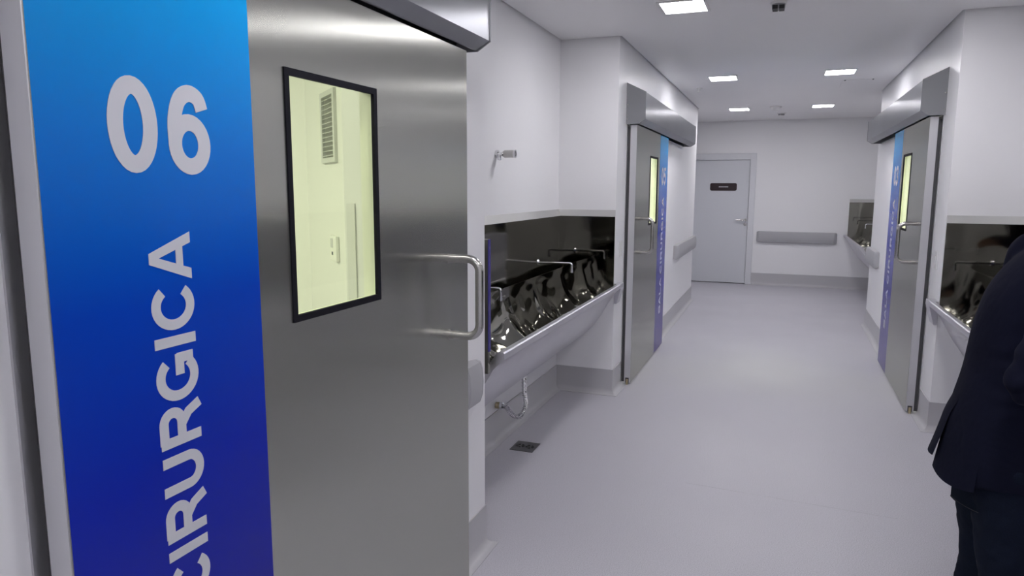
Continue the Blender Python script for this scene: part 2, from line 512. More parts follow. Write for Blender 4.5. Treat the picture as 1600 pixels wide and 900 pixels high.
# thin white metal profile at the bottom of the recessed gap between walls and ceiling
gapp = [(0.0, HW), (0.013, HW), (0.013, HW - 0.002), (0.0, HW - 0.002)]
for i, (path, left, lab) in enumerate((
        ([(XL, YB), (XL, YP), (XLB, YP), (XLB, YR), (XL, YR), (XL, YE), (XLB, YE), (XLB, YF), (XRB, YF)], -1, 'thin recessed gap profile where left and end walls meet the ceiling'),
        ([(XR, YB), (XR, YP2), (XRB, YP2), (XRB, YR2), (XR, YR2), (XR, YE2), (XRB, YE2), (XRB, YF)], 1, 'thin recessed gap profile where the right wall meets the ceiling'))):
    bm = bmesh.new()
    sweep_profile(bm, path, gapp, left)
    structure('trim_%d' % (i + 1), bm, 'ceiling', lab, 'trim')

# ------------------------------------------------------------------ lettering (bold grotesque built from strokes, cap height 1)
def ribbon(bm, pts, w, T, d0, d1):
    P = [Vector(p) for p in pts]
    n = len(P)
    L, R_ = [], []
    closed = (P[0] - P[-1]).length < 1e-6
    for i in range(n):
        if closed and i in (0, n - 1): d = (P[1] - P[0]).normalized() + (P[-1] - P[-2]).normalized()
        elif i == 0: d = P[1] - P[0]
        elif i == n - 1: d = P[-1] - P[-2]
        else: d = (P[i + 1] - P[i]).normalized() + (P[i] - P[i - 1]).normalized()
        d.normalize()
        nn = Vector((-d.y, d.x)) * w / 2
        L.append(P[i] + nn); R_.append(P[i] - nn)
    for i in range(n - 1):
        q = [L[i], L[i + 1], R_[i + 1], R_[i]]
        hexa(bm, [T(p.x, p.y, d0) for p in q] + [T(p.x, p.y, d1) for p in q])

def arc(cx, cy, rx, ry, a0, a1, n=18):
    return [(cx + rx * math.cos(math.radians(a0 + (a1 - a0) * k / n)), cy + ry * math.sin(math.radians(a0 + (a1 - a0) * k / n))) for k in range(n + 1)]

def qspline(pts, n=6):
    return [(p.x, p.y) for p in spline([(a, b, 0) for a, b in pts], n)]

GLYPH = {   # advance, strokes, (stroke width or polygon list)
    'A': (1.00, [], [[(0.02, 0), (0.40, 1), (0.61, 1), (0.99, 0), (0.77, 0), (0.505, 0.78), (0.24, 0)], [(0.27, 0.20), (0.74, 0.20), (0.68, 0.37), (0.33, 0.37)]]),
    'L': (0.85, [[(0.20, 1), (0.20, 0)], [(0.20, 0.0875), (0.82, 0.0875)]], []),
    'I': (0.39, [[(0.195, 1), (0.195, 0)]], []),
    'C': (1.00, [arc(0.52, 0.5, 0.38, 0.415, 38, 322, 30)], []),
    'G': (1.08, [arc(0.53, 0.5, 0.39, 0.415, 40, 318, 30), [(0.56, 0.44), (1.00, 0.44)], [(0.91, 0.50), (0.91, 0.10)]], []),
    'U': (1.00, [[(0.195, 1), (0.195, 0.36)] + arc(0.50, 0.36, 0.305, 0.275, 180, 360, 16) + [(0.805, 1)]], []),
    'R': (1.00, [[(0.20, 1), (0.20, 0)], [(0.20, 0.915), (0.58, 0.915)] + arc(0.60, 0.70, 0.215, 0.215, 90, -90, 14) + [(0.20, 0.485)], [(0.53, 0.47), (0.74, 0.30), (0.88, 0.0)]], []),
    'S': (0.93, [qspline([(0.80, 0.72), (0.74, 0.86), (0.48, 0.915), (0.22, 0.85), (0.17, 0.70), (0.30, 0.57), (0.62, 0.47), (0.79, 0.35), (0.77, 0.19), (0.52, 0.085), (0.24, 0.13), (0.13, 0.32)], 5)], []),
    ' ': (0.39, [], []),
    '0': (0.75, [arc(0.375, 0.5, 0.217, 0.41, 0, 360, 40)], []),
    '6': (0.75, [arc(0.385, 0.335, 0.215, 0.25, 0, 360, 32), qspline([(0.585, 0.735), (0.53, 0.865), (0.39, 0.912), (0.25, 0.82), (0.175, 0.60), (0.17, 0.36)], 6)], []),
    '5': (0.77, [[(0.68, 0.915), (0.22, 0.915), (0.17, 0.46)], qspline([(0.18, 0.50), (0.32, 0.60), (0.52, 0.56), (0.62, 0.36), (0.54, 0.14), (0.34, 0.08), (0.12, 0.24)], 6)], []),
    '3': (0.77, [qspline([(0.13, 0.74), (0.20, 0.87), (0.38, 0.92), (0.57, 0.84), (0.58, 0.66), (0.36, 0.53), (0.61, 0.41), (0.62, 0.20), (0.40, 0.08), (0.20, 0.13), (0.12, 0.28)], 6)], []),
}

def glyph(ch, T):
    bm = bmesh.new()
    adv, strokes, polys = GLYPH[ch]
    sw = 0.188 if ch.isdigit() else 0.212
    for i, s in enumerate(strokes):
        ribbon(bm, s, sw, T, 0.0, 0.0009 + 0.00012 * i)
    for i, p in enumerate(polys):
        prism(bm, p, 0.0, 0.0009 + 0.00012 * i, lambda a, b, c: T(a, b, c))
    return bm

# ------------------------------------------------------------------ sliding operating-room doors
LEAF_W, LEAF_T, LEAF_Z0, LEAF_Z1 = 1.65, 0.052, 0.012, 2.118
GAP = 0.028                              # wall face to back of leaf
def sliding_door(idx, xw, nx, ylead, dirn, number, label):
    def T(s, n, z):                      # s along the leaf from its leading edge, n out of the wall
        return (xw + nx * n, ylead + dirn * s, z)
    root = empty('door_%d' % idx, (xw, ylead, 0.0))
    tag(root, label, 'door', kind='structure')
    inv = Matrix.Translation((-xw, -ylead, 0))
    def part(name, bm, mat, parent=root, smooth=None, bevel=0.0):
        o = build(name, bm, mat, None, smooth, bevel)
        o.parent = parent
        o.matrix_parent_inverse = inv if parent is root else Matrix.Identity(4)
        if parent is not root: o.matrix_parent_inverse = Matrix.Identity(4)
        return o
    n0, n1 = GAP, GAP + LEAF_T
    w0, w1, wz0, wz1 = 0.632, 1.038, 1.292, 1.903
    e = 0.0025
    # leaf: pan built around the vision panel
    bm = bmesh.new()
    box(bm, e, w0, n0, n1, LEAF_Z0, LEAF_Z1, T)
    box(bm, w1, LEAF_W - e, n0, n1, LEAF_Z0, LEAF_Z1, T)
    box(bm, w0, w1, n0, n1, LEAF_Z0, wz0, T)
    box(bm, w0, w1, n0, n1, wz1, LEAF_Z1, T)
    leaf = part('leaf', bm, 'slab')
    for s0, s1 in ((0, e), (LEAF_W - e, LEAF_W)):
        part('edge_strip', B(s0, s1, n0, n1 - 0.001, LEAF_Z0, LEAF_Z1, T=T), 'edge', root)
    # window
    bm = bmesh.new()
    g = 0.017
    for a in ((w0, w1, wz0, wz0 + g), (w0, w1, wz1 - g, wz1), (w0, w0 + g, wz0 + g, wz1 - g), (w1 - g, w1, wz0 + g, wz1 - g)):
        box(bm, a[0], a[1], n1 - 0.006, n1 + 0.004, a[2], a[3], T)
    part('window_gasket', bm, 'rubber')
    bm = bmesh.new()
    l = 0.006
    for a in ((w0, w1, wz0, wz0 + l), (w0, w1, wz1 - l, wz1), (w0, w0 + l, wz0 + l, wz1 - l), (w1 - l, w1, wz0 + l, wz1 - l)):
        box(bm, a[0], a[1], n0, n1 - 0.006, a[2], a[3], T)
    part('window_liner', bm, 'liner')
    part('window_pane', B(w0 + l, w1 - l, n1 - 0.012, n1 - 0.008, wz0 + l, wz1 - l, T=T), 'glass')
    # pull handle
    hs, zt, zb, out, r = 0.16, 1.372, 1.092, 0.118, 0.0152
    pts = [(0.0, zt), (0.03, zt), (out - 0.045, zt)]
    pts += [(out - 0.045 + 0.045 * math.sin(math.radians(a)), zt - 0.045 + 0.045 * math.cos(math.radians(a))) for a in range(10, 91, 10)]
    pts += [(out - 0.045 + 0.045 * math.cos(math.radians(a)), zb + 0.045 - 0.045 * math.sin(math.radians(a))) for a in range(0, 91, 10)]
    pts += [(0.03, zb), (0.0, zb)]
    bm = bmesh.new()
    tube(bm, [T(hs, n1 + n, z) for n, z in pts], r, 16)
    hd = part('handle', bm, 'handle', smooth=0.8)
    for z in (zt, zb):
        bm = bmesh.new()
        tube(bm, [T(hs, n1 + 0.0302, z), T(hs, n1 + 0.0325, z)], r * 1.03, 16)
        part('handle_joint', bm, 'handle', hd)
        bm = bmesh.new()
        tube(bm, [T(hs, n1, z), T(hs, n1 + 0.005, z)], r * 1.25, 20)
        part('handle_rose', bm, 'handle', hd, smooth=0.8)
    # printed strip with number and words
    s0, s1 = LEAF_W - 0.50, LEAF_W - 0.004
    st = part('blue_strip', B(s0, s1, n1, n1 + 0.0006, LEAF_Z0, LEAF_Z1, T=T), 'strip')
    right = nx                            # viewer's right runs along +y on the left wall and -y on the right wall
    yc = ylead + dirn * (s0 + s1) / 2
    nf = n1 + 0.0006
    # number
    k = 0.172
    w = sum(GLYPH[c][0] for c in number) * k
    pen = -w / 2
    for c in number:
        def TN(a, b, d, pen=pen): return (xw + nx * (nf + d), yc + right * (pen + a * k), 1.649 + b * k)
        part('numeral', glyph(c, TN), 'letter', st)
        pen += GLYPH[c][0] * k
    # words reading upwards
    text = 'SALA CIRURGICA'
    k = 0.101
    total = sum(GLYPH[c][0] for c in text)
    z0, z1 = 0.362, 1.536
    ks = (z1 - z0) / total
    pen = 0.0
    for c in text:
        def TL(a, b, d, pen=pen): return (xw + nx * (nf + d), yc + right * (0.050 - b * k) , z0 + (pen + a) * ks)
        if c != ' ': part('letter', glyph(c, TL), 'letter', st)
        pen += GLYPH[c][0]
    # header box over the track: sloped top, chamfered lower front edge
    prof = [(0.0, 2.125), (0.016, 2.125), (0.016, 2.20), (0.092, 2.20), (0.092, 2.125), (0.10, 2.125), (0.15, 2.157), (0.15, 2.362), (0.0, 2.437)]
    hs0, hs1 = -0.05, 3.30
    bm = bmesh.new()
    prism(bm, prof, hs0 + 0.004, hs1 - 0.004, lambda p, q, a: T(a, p, q))
    hdr = part('header', bm, 'header')
    grow = [(0.0, 2.122), (0.101, 2.122), (0.153, 2.155), (0.153, 2.364), (0.0, 2.440)]
    for a0, a1 in ((hs0 - 0.004, hs0 + 0.004), (hs1 - 0.004, hs1 + 0.004)):
        bm = bmesh.new()
        prism(bm, grow, a0, a1, lambda p, q, a: T(a, p, q))
        cp = part('end_cap', bm, 'cap', hdr)
        sgn = -1 if a0 < 1 else 1
        for z in (2.16, 2.27):
            bm = bmesh.new()
            c0 = T(a0 if a0 < 1 else a1, 0.012, z)
            disc(bm, c0, 0.005, (0, dirn * sgn, 0), 0.003, 10)
            part('screw', bm, 'handle', hdr)
    # fixed frame round the opening and seals
    bm = bmesh.new()
    for a in ((OP0 - 0.085, OP0 - 0.03), (OP1 + 0.03, OP1 + 0.085)):
        box(bm, a[0], a[1], 0.0, 0.006, 0.0, 2.12, T)
    part('frame', bm, 'frame')
    for a in ((0.012, 0.035), (LEAF_W - 0.035, LEAF_W - 0.012)):
        part('seal', B(a[0], a[1], 0.0065, n0, LEAF_Z0 + 0.004, 2.10, T=T), 'seal')
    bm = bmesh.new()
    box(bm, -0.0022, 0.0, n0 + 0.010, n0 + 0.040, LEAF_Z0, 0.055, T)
    part('guide_recess_shade', bm, 'seal')  # thin dark box painted in for the shade of the guide recess
    bm = bmesh.new()
    tube(bm, [T(-0.006, n0 + 0.025, 0.0), T(-0.006, n0 + 0.025, 0.044)], 0.0095, 12)
    part('floor_guide', bm, 'brass', smooth=0.8)
    return root

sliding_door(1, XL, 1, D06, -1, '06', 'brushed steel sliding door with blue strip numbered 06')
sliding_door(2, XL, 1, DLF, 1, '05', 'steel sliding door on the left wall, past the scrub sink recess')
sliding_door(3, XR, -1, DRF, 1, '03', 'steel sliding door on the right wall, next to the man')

# ------------------------------------------------------------------ far hinged door
root = empty('door_4', (DX0, YF, 0))
tag(root, 'pale grey hinged door with dark nameplate in the end wall', 'door', kind='structure')
inv4 = Matrix.Translation((-DX0, -YF, 0))
def p4(name, bm, mat, parent=root, **k):
    o = build(name, bm, mat, None, **k)
    o.parent = parent
    o.matrix_parent_inverse = inv4 if parent is root else Matrix.Identity(4)
    return o
bm = bmesh.new()
for a in ((DX0 - 0.10, DX0 - 0.006, 0, DZ + 0.11), (DX1 + 0.006, DX1 + 0.10, 0, DZ + 0.11), (DX0 - 0.006, DX1 + 0.006, DZ + 0.006, DZ + 0.11)):
    box(bm, a[0], a[1], YF - 0.022, YF, a[2], a[3])
p4('door_frame', bm, 'doorframe', bevel=0.003)
bm = bmesh.new()
for a in ((DX0 - 0.02, DX0 - 0.004, 0, DZ + 0.02), (DX1 + 0.004, DX1 + 0.02, 0, DZ + 0.02), (DX0 - 0.004, DX1 + 0.004, DZ + 0.004, DZ + 0.02)):
    box(bm, a[0], a[1], YF, YF + 0.14, a[2], a[3])
p4('jamb_lining', bm, 'doorframe')
lf4 = p4('leaf', B(DX0, DX1, YF + 0.012, YF + 0.05, 0.012, DZ), 'doorpaint', bevel=0.002)
bm = bmesh.new()
px0, px1, pz0, pz1, pr = -1.18, -0.742, 1.579, 1.708, 0.03
poly = []
for cx, cz, a0 in ((px1 - pr, pz1 - pr, 0), (px0 + pr, pz1 - pr, 90), (px0 + pr, pz0 + pr, 180), (px1 - pr, pz0 + pr, 270)):
    poly += [(cx + pr * math.cos(math.radians(a0 + t)), cz + pr * math.sin(math.radians(a0 + t))) for t in range(0, 91, 18)]
prism(bm, poly, YF + 0.006, YF + 0.012, lambda p, q, a: (p, a, q))
npl = p4('nameplate', bm, 'plate')
bm = bmesh.new()
x = -1.035
for k, wd in enumerate((0.016, 0.014, 0.017, 0.013, 0.016, 0.015, 0.016, 0.014)):
    box(bm, x, x + wd, YF + 0.0052, YF + 0.006, 1.636, 1.652)
    x += wd + 0.0045
p4('nameplate_print', bm, 'letter', npl)
bm = bmesh.new()
disc(bm, (-0.575, YF + 0.012, 1.088), 0.026, (0, -1, 0), 0.008)
tube(bm, spline([(-0.575, YF + 0.010, 1.088), (-0.575, YF - 0.035, 1.088), (-0.60, YF - 0.050, 1.088), (-0.73, YF - 0.050, 1.090)], 6), 0.011, 10)
p4('lever_handle', bm, 'handle', smooth=0.8)
bm = bmesh.new()
disc(bm, (-0.580, YF + 0.012, 1.018), 0.027, (0, -1, 0), 0.008)
disc(bm, (-0.580, YF + 0.004, 1.018), 0.011, (0, -1, 0), 0.006)
p4('lock_cylinder', bm, 'handle', smooth=0.8)

# ------------------------------------------------------------------ scrub sinks
def scrub_sink(T, L, base, label, tap_s, lap, siphon_s=None, film=False):
    root = empty('scrub_sink', base)
    tag(root, label, 'sink')
    inv = Matrix.Translation(-Vector(base))
    def part(name, bm, mat, parent=root, smooth=None, bevel=0.0, lab=None):
        o = build(name, bm, mat, None, smooth, bevel)
        o.parent = parent
        o.matrix_parent_inverse = inv if parent is root else Matrix.Identity(4)
        if lab: o['label'] = lab
        return o
    ZT, ZF, ZM = 1.405, 1.455, 0.985
    NB, NE = 0.010, 0.458
    # backsplash sheets, slightly cushioned like thin polished steel
    def sheet(along, fixed):
        bm = bmesh.new()
        nu, nv = 28, 10
        g = []
        for i in range(nu + 1):
            row = []
            for j in range(nv + 1):
                u, v = i / nu, j / nv
                zm = ZM if along == 's' else 0.70 + max(0.0, NB + (NE - NB) * u - 0.36) * 1.45
                z = zm + (ZT - zm) * v
                edge = math.sin(math.pi * u) ** 0.5 * math.sin(math.pi * v) ** 0.5
                if along == 's':
                    s = 0.0 + (L) * u
                    d = NB + 0.004 * edge * noise.noise(Vector((s * 2.1, z * 2.5, 1.7)))
                    row.append(bm.verts.new(T(s, d, z)))
                else:
                    n = NB + (NE - NB) * u
                    d = 0.010 + 0.004 * edge * noise.noise(Vector((n * 4.1, z * 2.5, 7.7)))
                    row.append(bm.verts.new(T(d if fixed == 0 else L - d, n, z)))
            g.append(row)
        for i in range(nu):
            for j in range(nv):
                bm.faces.new((g[i][j], g[i + 1][j], g[i + 1][j + 1], g[i][j + 1]))
        return bm
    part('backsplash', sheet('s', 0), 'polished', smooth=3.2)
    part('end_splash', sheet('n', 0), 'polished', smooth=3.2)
    bm = bmesh.new()
    prism(bm, [(0.0, ZT), (0.030, ZT), (0.004, ZF), (0.0, ZF)], 0.0, L, lambda p, q, a: T(a, p, q))
    part('top_flange', bm, 'flange', lab='satin folded top flange')
    bm = bmesh.new()
    prism(bm, [(0.0, ZT), (0.030, ZT), (0.004, ZF), (0.0, ZF)], 0.0, NE, lambda p, q, a: T(p, a, q))
    part('top_flange', bm, 'flange')
    # basin: concave trough divided into soft bowls
    prof = [(0.011, 0.985), (0.014, 0.945), (0.022, 0.89), (0.050, 0.79), (0.105, 0.70), (0.18, 0.635), (0.25, 0.615), (0.32, 0.645), (0.385, 0.72), (0.435, 0.80), (0.475, 0.868), (0.482, 0.878)]
    pp = spline([(a, b, 0) for a, b in prof], 4)
    bm = bmesh.new()
    ns = int(L / 0.028)
    nb = max(2, round(L / 0.64))
    g = []
    for i in range(ns + 1):
        s = 0.010 + (L - 0.020) * i / ns
        row = []
        ph = (s / L * nb) % 1.0
        lobe = abs(math.sin(math.pi * s / L * nb)) ** 0.7
        for j, p in enumerate(pp):
            t = j / (len(pp) - 1)
            mid = math.sin(math.pi * min(1, max(0, t))) ** 1.2
            ang = 0.030 * (1 - lobe) * mid                     # ridges between the bowls
            pil = 0.020 * mid * noise.noise(Vector((s * 5.2, t * 5.0, 3.1)))
            row.append(bm.verts.new(T(s, p.x + pil * 0.6 + ang * (0.6 if t < 0.5 else -0.2), p.y + ang + pil)))
        g.append(row)
    for i in range(ns):
        for j in range(len(pp) - 1):
            bm.faces.new((g[i][j], g[i + 1][j], g[i + 1][j + 1], g[i][j + 1]))
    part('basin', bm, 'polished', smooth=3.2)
    # outer trough: rolled rim, sloping apron, underside
    outer = [(0.478, 0.872), (0.484, 0.886), (0.508, 0.886), (0.514, 0.880), (0.514, 0.852), (0.500, 0.846), (0.458, 0.800), (0.412, 0.722), (0.362, 0.632), (0.300, 0.545), (0.235, 0.478), (0.10, 0.440), (0.0, 0.430),
             (0.0, 0.436), (0.10, 0.446), (0.230, 0.484), (0.295, 0.551), (0.356, 0.636), (0.405, 0.726), (0.450, 0.804), (0.470, 0.850)]
    bm = bmesh.new()
    prism(bm, outer, 0.004, L, lambda p, q, a: T(a, p, q))
    part('apron', bm, 'apron', smooth=0.5)
    # end plate at the open end, and the inner side splash next to the wall corner
    bm = bmesh.new()
    endp = [(0.0, 0.985), (0.035, 0.95), (0.05, 0.80), (0.18, 0.66), (0.30, 0.66), (0.42, 0.80), (0.48, 0.886), (0.508, 0.886), (0.510, 0.85), (0.450, 0.795), (0.36, 0.63), (0.30, 0.548), (0.235, 0.482), (0.0, 0.436)]
    prism(bm, endp, L - 0.006, L - 0.002, lambda p, q, a: T(a, p, q))
    part('end_plate', bm, 'apron')
    if lap > 0:
        bm = bmesh.new()
        prism(bm, [(NE + 0.004, 0.886), (0.512, 0.886), (0.514, 0.852), (0.482, 0.73), (NE + 0.004, 0.73)], -lap, 0.004, lambda p, q, a: T(a, p, q))
        part('lap_flange', bm, 'apron')
    for s in tap_s:
        bm = bmesh.new()
        path = spline([T(s, 0.010, 1.084), T(s, 0.10, 1.086), T(s, 0.20, 1.086), T(s, 0.250, 1.086), T(s, 0.262, 1.076), T(s, 0.262, 1.035)], 5)
        tube(bm, path, 0.0085, 12)
        tp = part('tap', bm, 'chrome', smooth=0.9)
        bm = bmesh.new()
        disc(bm, T(s, 0.008, 1.084), 0.026, Vector(T(0, 1, 0)) - Vector(T(0, 0, 0)), 0.010, 20, 0.020)
        part('tap_flange', bm, 'chrome', tp, smooth=0.8)
        bm = bmesh.new()
        disc(bm, T(s, 0.262, 1.040), 0.0115, (0, 0, -1), 0.018, 14)
        part('aerator', bm, 'chrome', tp, smooth=0.8)
    if siphon_s is not None:
        s = siphon_s
        path = spline([T(s, 0.045, 0.245), T(s, 0.075, 0.240), T(s + 0.01, 0.125, 0.195), T(s - 0.015, 0.165, 0.188), T(s - 0.05, 0.185, 0.25), T(s - 0.045, 0.180, 0.33), T(s - 0.04, 0.178, 0.462)], 14)
        rad = [0.0145 + (0.0035 if k % 2 else 0) for k in range(len(path))]
        bm = bmesh.new()
        tube(bm, path, rad, 12)
        hs = part('drain_hose', bm, 'chrome', lab='corrugated chrome drain hose')
        bm = bmesh.new()
        nrm = Vector(T(0, 1, 0)) - Vector(T(0, 0, 0))
        disc(bm, T(s, 0.006, 0.245), 0.021, nrm, 0.030, 16)
        part('wall_coupling', bm, 'brass', hs, smooth=0.8)
        bm = bmesh.new()
        disc(bm, T(s, 0.034, 0.245), 0.025, nrm, 0.018, 8)
        part('hose_nut', bm, 'chrome', hs)
    if film:
        part('side_splash', B(L + 0.045, L + 0.068, 0.0, NE + 0.004, 0.80, 1.40, T=T), 'polished')
        part('film_edge', B(L + 0.043, L + 0.068, NE + 0.004, NE + 0.0075, 0.90, 1.40, T=T), 'film', lab='leftover dark blue protective film')
    return root

scrub_sink(lambda s, n, z: (XLB + n, YR - s, z), 2.46, (XLB, YR, 0), 'polished steel scrub sink in the left recess, drain hose below', (0.51, 1.88), 0.11, 1.31, True)
scrub_sink(lambda s, n, z: (XRB - n, YR2 - s, z), 3.0, (XRB, YR2, 0), 'polished steel scrub sink in the right recess, behind the man', (0.70, 2.07), 0.14)
scrub_sink(lambda s, n, z: (XRB - n, YF - s, z), 2.5, (XRB, YF, 0), 'polished steel scrub sink in the corner against the end wall', (0.62, 1.80), 0.0)

# chrome outlet fitting above the left sink
root = empty('wall_valve', (XLB, 4.05, 1.824))
tag(root, 'small chrome water outlet sticking out of the wall above the sink', 'valve')
invv = Matrix.Translation((-XLB, -4.05, -1.824))
def pv(name, bm, mat, **k):
    o = build(name, bm, mat, None, **k); o.parent = root; o.matrix_parent_inverse = invv; return o
bm = bmesh.new(); disc(bm, (XLB, 4.05, 1.824), 0.024, (1, 0, 0), 0.016, 18); pv('wall_flange', bm, 'chrome', smooth=0.8)
bm = bmesh.new(); disc(bm, (XLB + 0.012, 4.05, 1.824), 0.0125, (1, 0, 0), 0.040, 16); disc(bm, (XLB + 0.022, 4.05, 1.824), 0.011, (0, 0, -1), 0.035, 12); pv('neck', bm, 'chrome', smooth=0.8)
bm = bmesh.new(); tube(bm, [(XLB + 0.045, 4.05, 1.824), (XLB + 0.055, 4.05, 1.824), (XLB + 0.118, 4.05, 1.824)], [0.016, 0.023, 0.023], 8); pv('hex_barrel', bm, 'handle')
bm = bmesh.new()
rr = [[bm.verts.new((XLB + xx, 4.05 + r_ * math.cos(2 * math.pi * k / 18), 1.824 + r_ * math.sin(2 * math.pi * k / 18))) for k in range(18)] for xx, r_ in ((0.117, 0.024), (0.127, 0.024), (0.127, 0.016), (0.117, 0.016))]
for i in range(4):
    for k in range(18):
        bm.faces.new((rr[i][k], rr[i][(k + 1) % 18], rr[(i + 1) % 4][(k + 1) % 18], rr[(i + 1) % 4][k]))
pv('end_ring', bm, 'chrome', smooth=0.8)

# floor drain
root = empty('floor_drain', (-1.44, 4.02, 0.0))
tag(root, 'square dull steel floor drain under the left sink', 'drain')
invd = Matrix.Translation((1.44, -4.02, 0))
def pd(name, bm, mat, **k):
    o = build(name, bm, mat, None, **k); o.parent = root; o.matrix_parent_inverse = invd; return o
bm = bmesh.new()
for a in ((SX0, SX1, SY0, SY1, -0.09, -0.086), (SX0, SX0 + 0.003, SY0, SY1, -0.086, 0.0), (SX1 - 0.003, SX1, SY0, SY1, -0.086, 0.0), (SX0 + 0.003, SX1 - 0.003, SY0, SY0 + 0.003, -0.086, 0.0), (SX0 + 0.003, SX1 - 0.003, SY1 - 0.003, SY1, -0.086, 0.0)):
    box(bm, *a)
pd('sump', bm, 'drain')
bm = bmesh.new()
def loop(pts):
    v = [bm.verts.new(p) for p in pts]
    for i in range(len(v)): bm.edges.new((v[i], v[(i + 1) % len(v)]))
loop([(-1.515, 3.945, 0.004), (-1.365, 3.945, 0.004), (-1.365, 4.105, 0.004), (-1.515, 4.105, 0.004)])
for cx in (-1.472, -1.408):
    loop([(cx + 0.029 * math.cos(2 * math.pi * k / 24), 4.025 + 0.029 * math.sin(2 * math.pi * k / 24), 0.004) for k in range(24)])
bmesh.ops.triangle_fill(bm, edges=bm.edges[:], use_beauty=True, use_dissolve=False)
ex = bmesh.ops.extrude_face_region(bm, geom=bm.faces[:])
for v in ex['geom']:
    if isinstance(v, bmesh.types.BMVert): v.co.z = 0.0002
pd('drain_plate', bm, 'drain')
for cx in (-1.472, -1.408):
    bm = bmesh.new(); disc(bm, (cx, 4.025, 0.001), 0.009, (0, 0, 1), 0.0035, 16); pd('hub', bm, 'drain')
    for k in range(5):
        a = 2 * math.pi * k / 5 + 0.4
        c, s = math.cos(a), math.sin(a)
        bm = bmesh.new()
        pts = [(cx + c * q - s * w, 4.025 + s * q + c * w) for q, w in ((0.008, -0.004), (0.0295, -0.008), (0.0295, 0.002), (0.008, 0.004))]
        prism(bm, pts, 0.001, 0.004, lambda p, q, z: (p, q, z))
        pd('vane', bm, 'drain')

# ------------------------------------------------------------------ bumper rails
def bumper(p0, p1, nrm, label):
    p0, p1, nrm = Vector(p0), Vector(p1), Vector(nrm)
    root = empty('bumper_rail', p0)
    tag(root, label, 'bumper rail')
    inv = Matrix.Translation(-p0)
    d = (p1 - p0).normalized()
    L = (p1 - p0).length
    prof = [(0.0, -0.085), (0.03, -0.092), (0.052, -0.085), (0.062, -0.055), (0.066, 0.0), (0.062, 0.055), (0.052, 0.085), (0.03, 0.092), (0.0, 0.085)]
    def fn(p, q, a): return p0 + d * a + nrm * p + Vector((0, 0, q))
    cap = 0.05
    bm = bmesh.new(); prism(bm, prof, cap, L - cap, fn)
    o = build('rail_cover', bm, 'rail', None, smooth=0.7); o.parent = root; o.matrix_parent_inverse = inv
    for a, b in ((cap - 0.002, 0.0), (L - cap + 0.002, L)):
        bm = bmesh.new()
        rows = []
        for t in (0.0, 0.45, 0.75, 0.93, 1.0):
            k = math.sqrt(max(0, 1 - t * t)) * 0.85 + 0.15
            rows.append([bm.verts.new(fn(p * k, q * (0.8 + 0.2 * k), a + (b - a) * t)) for p, q in prof])
        for i in range(len(rows) - 1):
            for j in range(len(prof) - 1):
                bm.faces.new((rows[i][j], rows[i][j + 1], rows[i + 1][j + 1], rows[i + 1][j]))
        bm.faces.new(rows[-1]); bm.faces.new(rows[0])
        o = build('end_cap', bm, 'rail', None, smooth=0.7); o.parent = root; o.matrix_parent_inverse = inv
bumper((-0.385, YF, 0.818), (0.852, YF, 0.818), (0, -1, 0), 'long grey bumper rail on the end wall beside the hinged door')
bumper((XL, 8.52, 0.862), (XL, 10.40, 0.862), (1, 0, 0), 'grey bumper rail on the left wall past the sliding door')
bumper((XR, 9.24, 0.862), (XR, 8.45, 0.862), (-1, 0, 0), 'grey bumper rail on the right wall past the sliding door')
bumper((XL, 2.445, 0.822), (XL, 2.665, 0.822), (1, 0, 0), 'short grey bumper rail between door 06 and the left sink')

# ------------------------------------------------------------------ switches
def switch_plate(x, nx, y0, y1, label):
    root = empty('light_switch', (x, (y0 + y1) / 2, 1.145)); tag(root, label, 'switch')
    inv = Matrix.Translation((-x, -(y0 + y1) / 2, -1.145))
    def T(n, y, z): return (x + nx * n, y, z)
    for nm, bm in (('plate', B(0, 0.008, y0, y1, 1.085, 1.205, T=T)), ('rocker', B(0.008, 0.013, y0 + 0.022, y1 - 0.022, 1.115, 1.175, T=T))):
        o = build(nm, bm, 'plastic', None, bevel=0.002); o.parent = root; o.matrix_parent_inverse = inv
switch_plate(XL, 1, 5.50, 5.58, 'white switch plate on the wall edge beside the left sliding door')
switch_plate(XR, -1, 5.46, 5.54, 'white switch plate on the wall edge beside the right sliding door')

# ------------------------------------------------------------------ ceiling lights
def ceiling_light(x, y, label, mat='lamp', w=0.255, l=0.275, group=None, name='ceiling_light', H=H):
    root = empty(name, (x, y, H)); tag(root, label, 'ceiling light', group)
    inv = Matrix.Translation((-x, -y, -H))
    bm = bmesh.new()
    fw = 0.018
    hw, hl = w / 2, l / 2
    for a in ((-hw - fw, hw + fw, -hl - fw, -hl), (-hw - fw, hw + fw, hl, hl + fw), (-hw - fw, -hw, -hl, hl), (hw, hw + fw, -hl, hl)):
        box(bm, x + a[0], x + a[1], y + a[2], y + a[3], H - 0.007, H - 0.0002)
    o = build('frame', bm, 'plastic', None); o.parent = root; o.matrix_parent_inverse = inv
    o = build('diffuser', B(x - hw, x + hw, y - hl, y + hl, H - 0.005, H - 0.0002), mat, None); o.parent = root; o.matrix_parent_inverse = inv
ceiling_light(-0.635, 4.62, 'square ceiling light panel in front of the left sink recess')
ceiling_light(-0.635, 7.68, 'square ceiling light panel beside the left sliding door header')
ceiling_light(-0.650, 10.73, 'square ceiling light panel nearest the hinged door in the end wall')
ceiling_light(0.445, 7.64, 'square ceiling light panel beside the right sliding door header')
ceiling_light(0.435, 10.64, 'square ceiling light panel nearest the far right sink')
ceiling_light(0.460, 4.60, 'square ceiling light panel in front of the right sink recess', name='ceiling_light_offscreen')
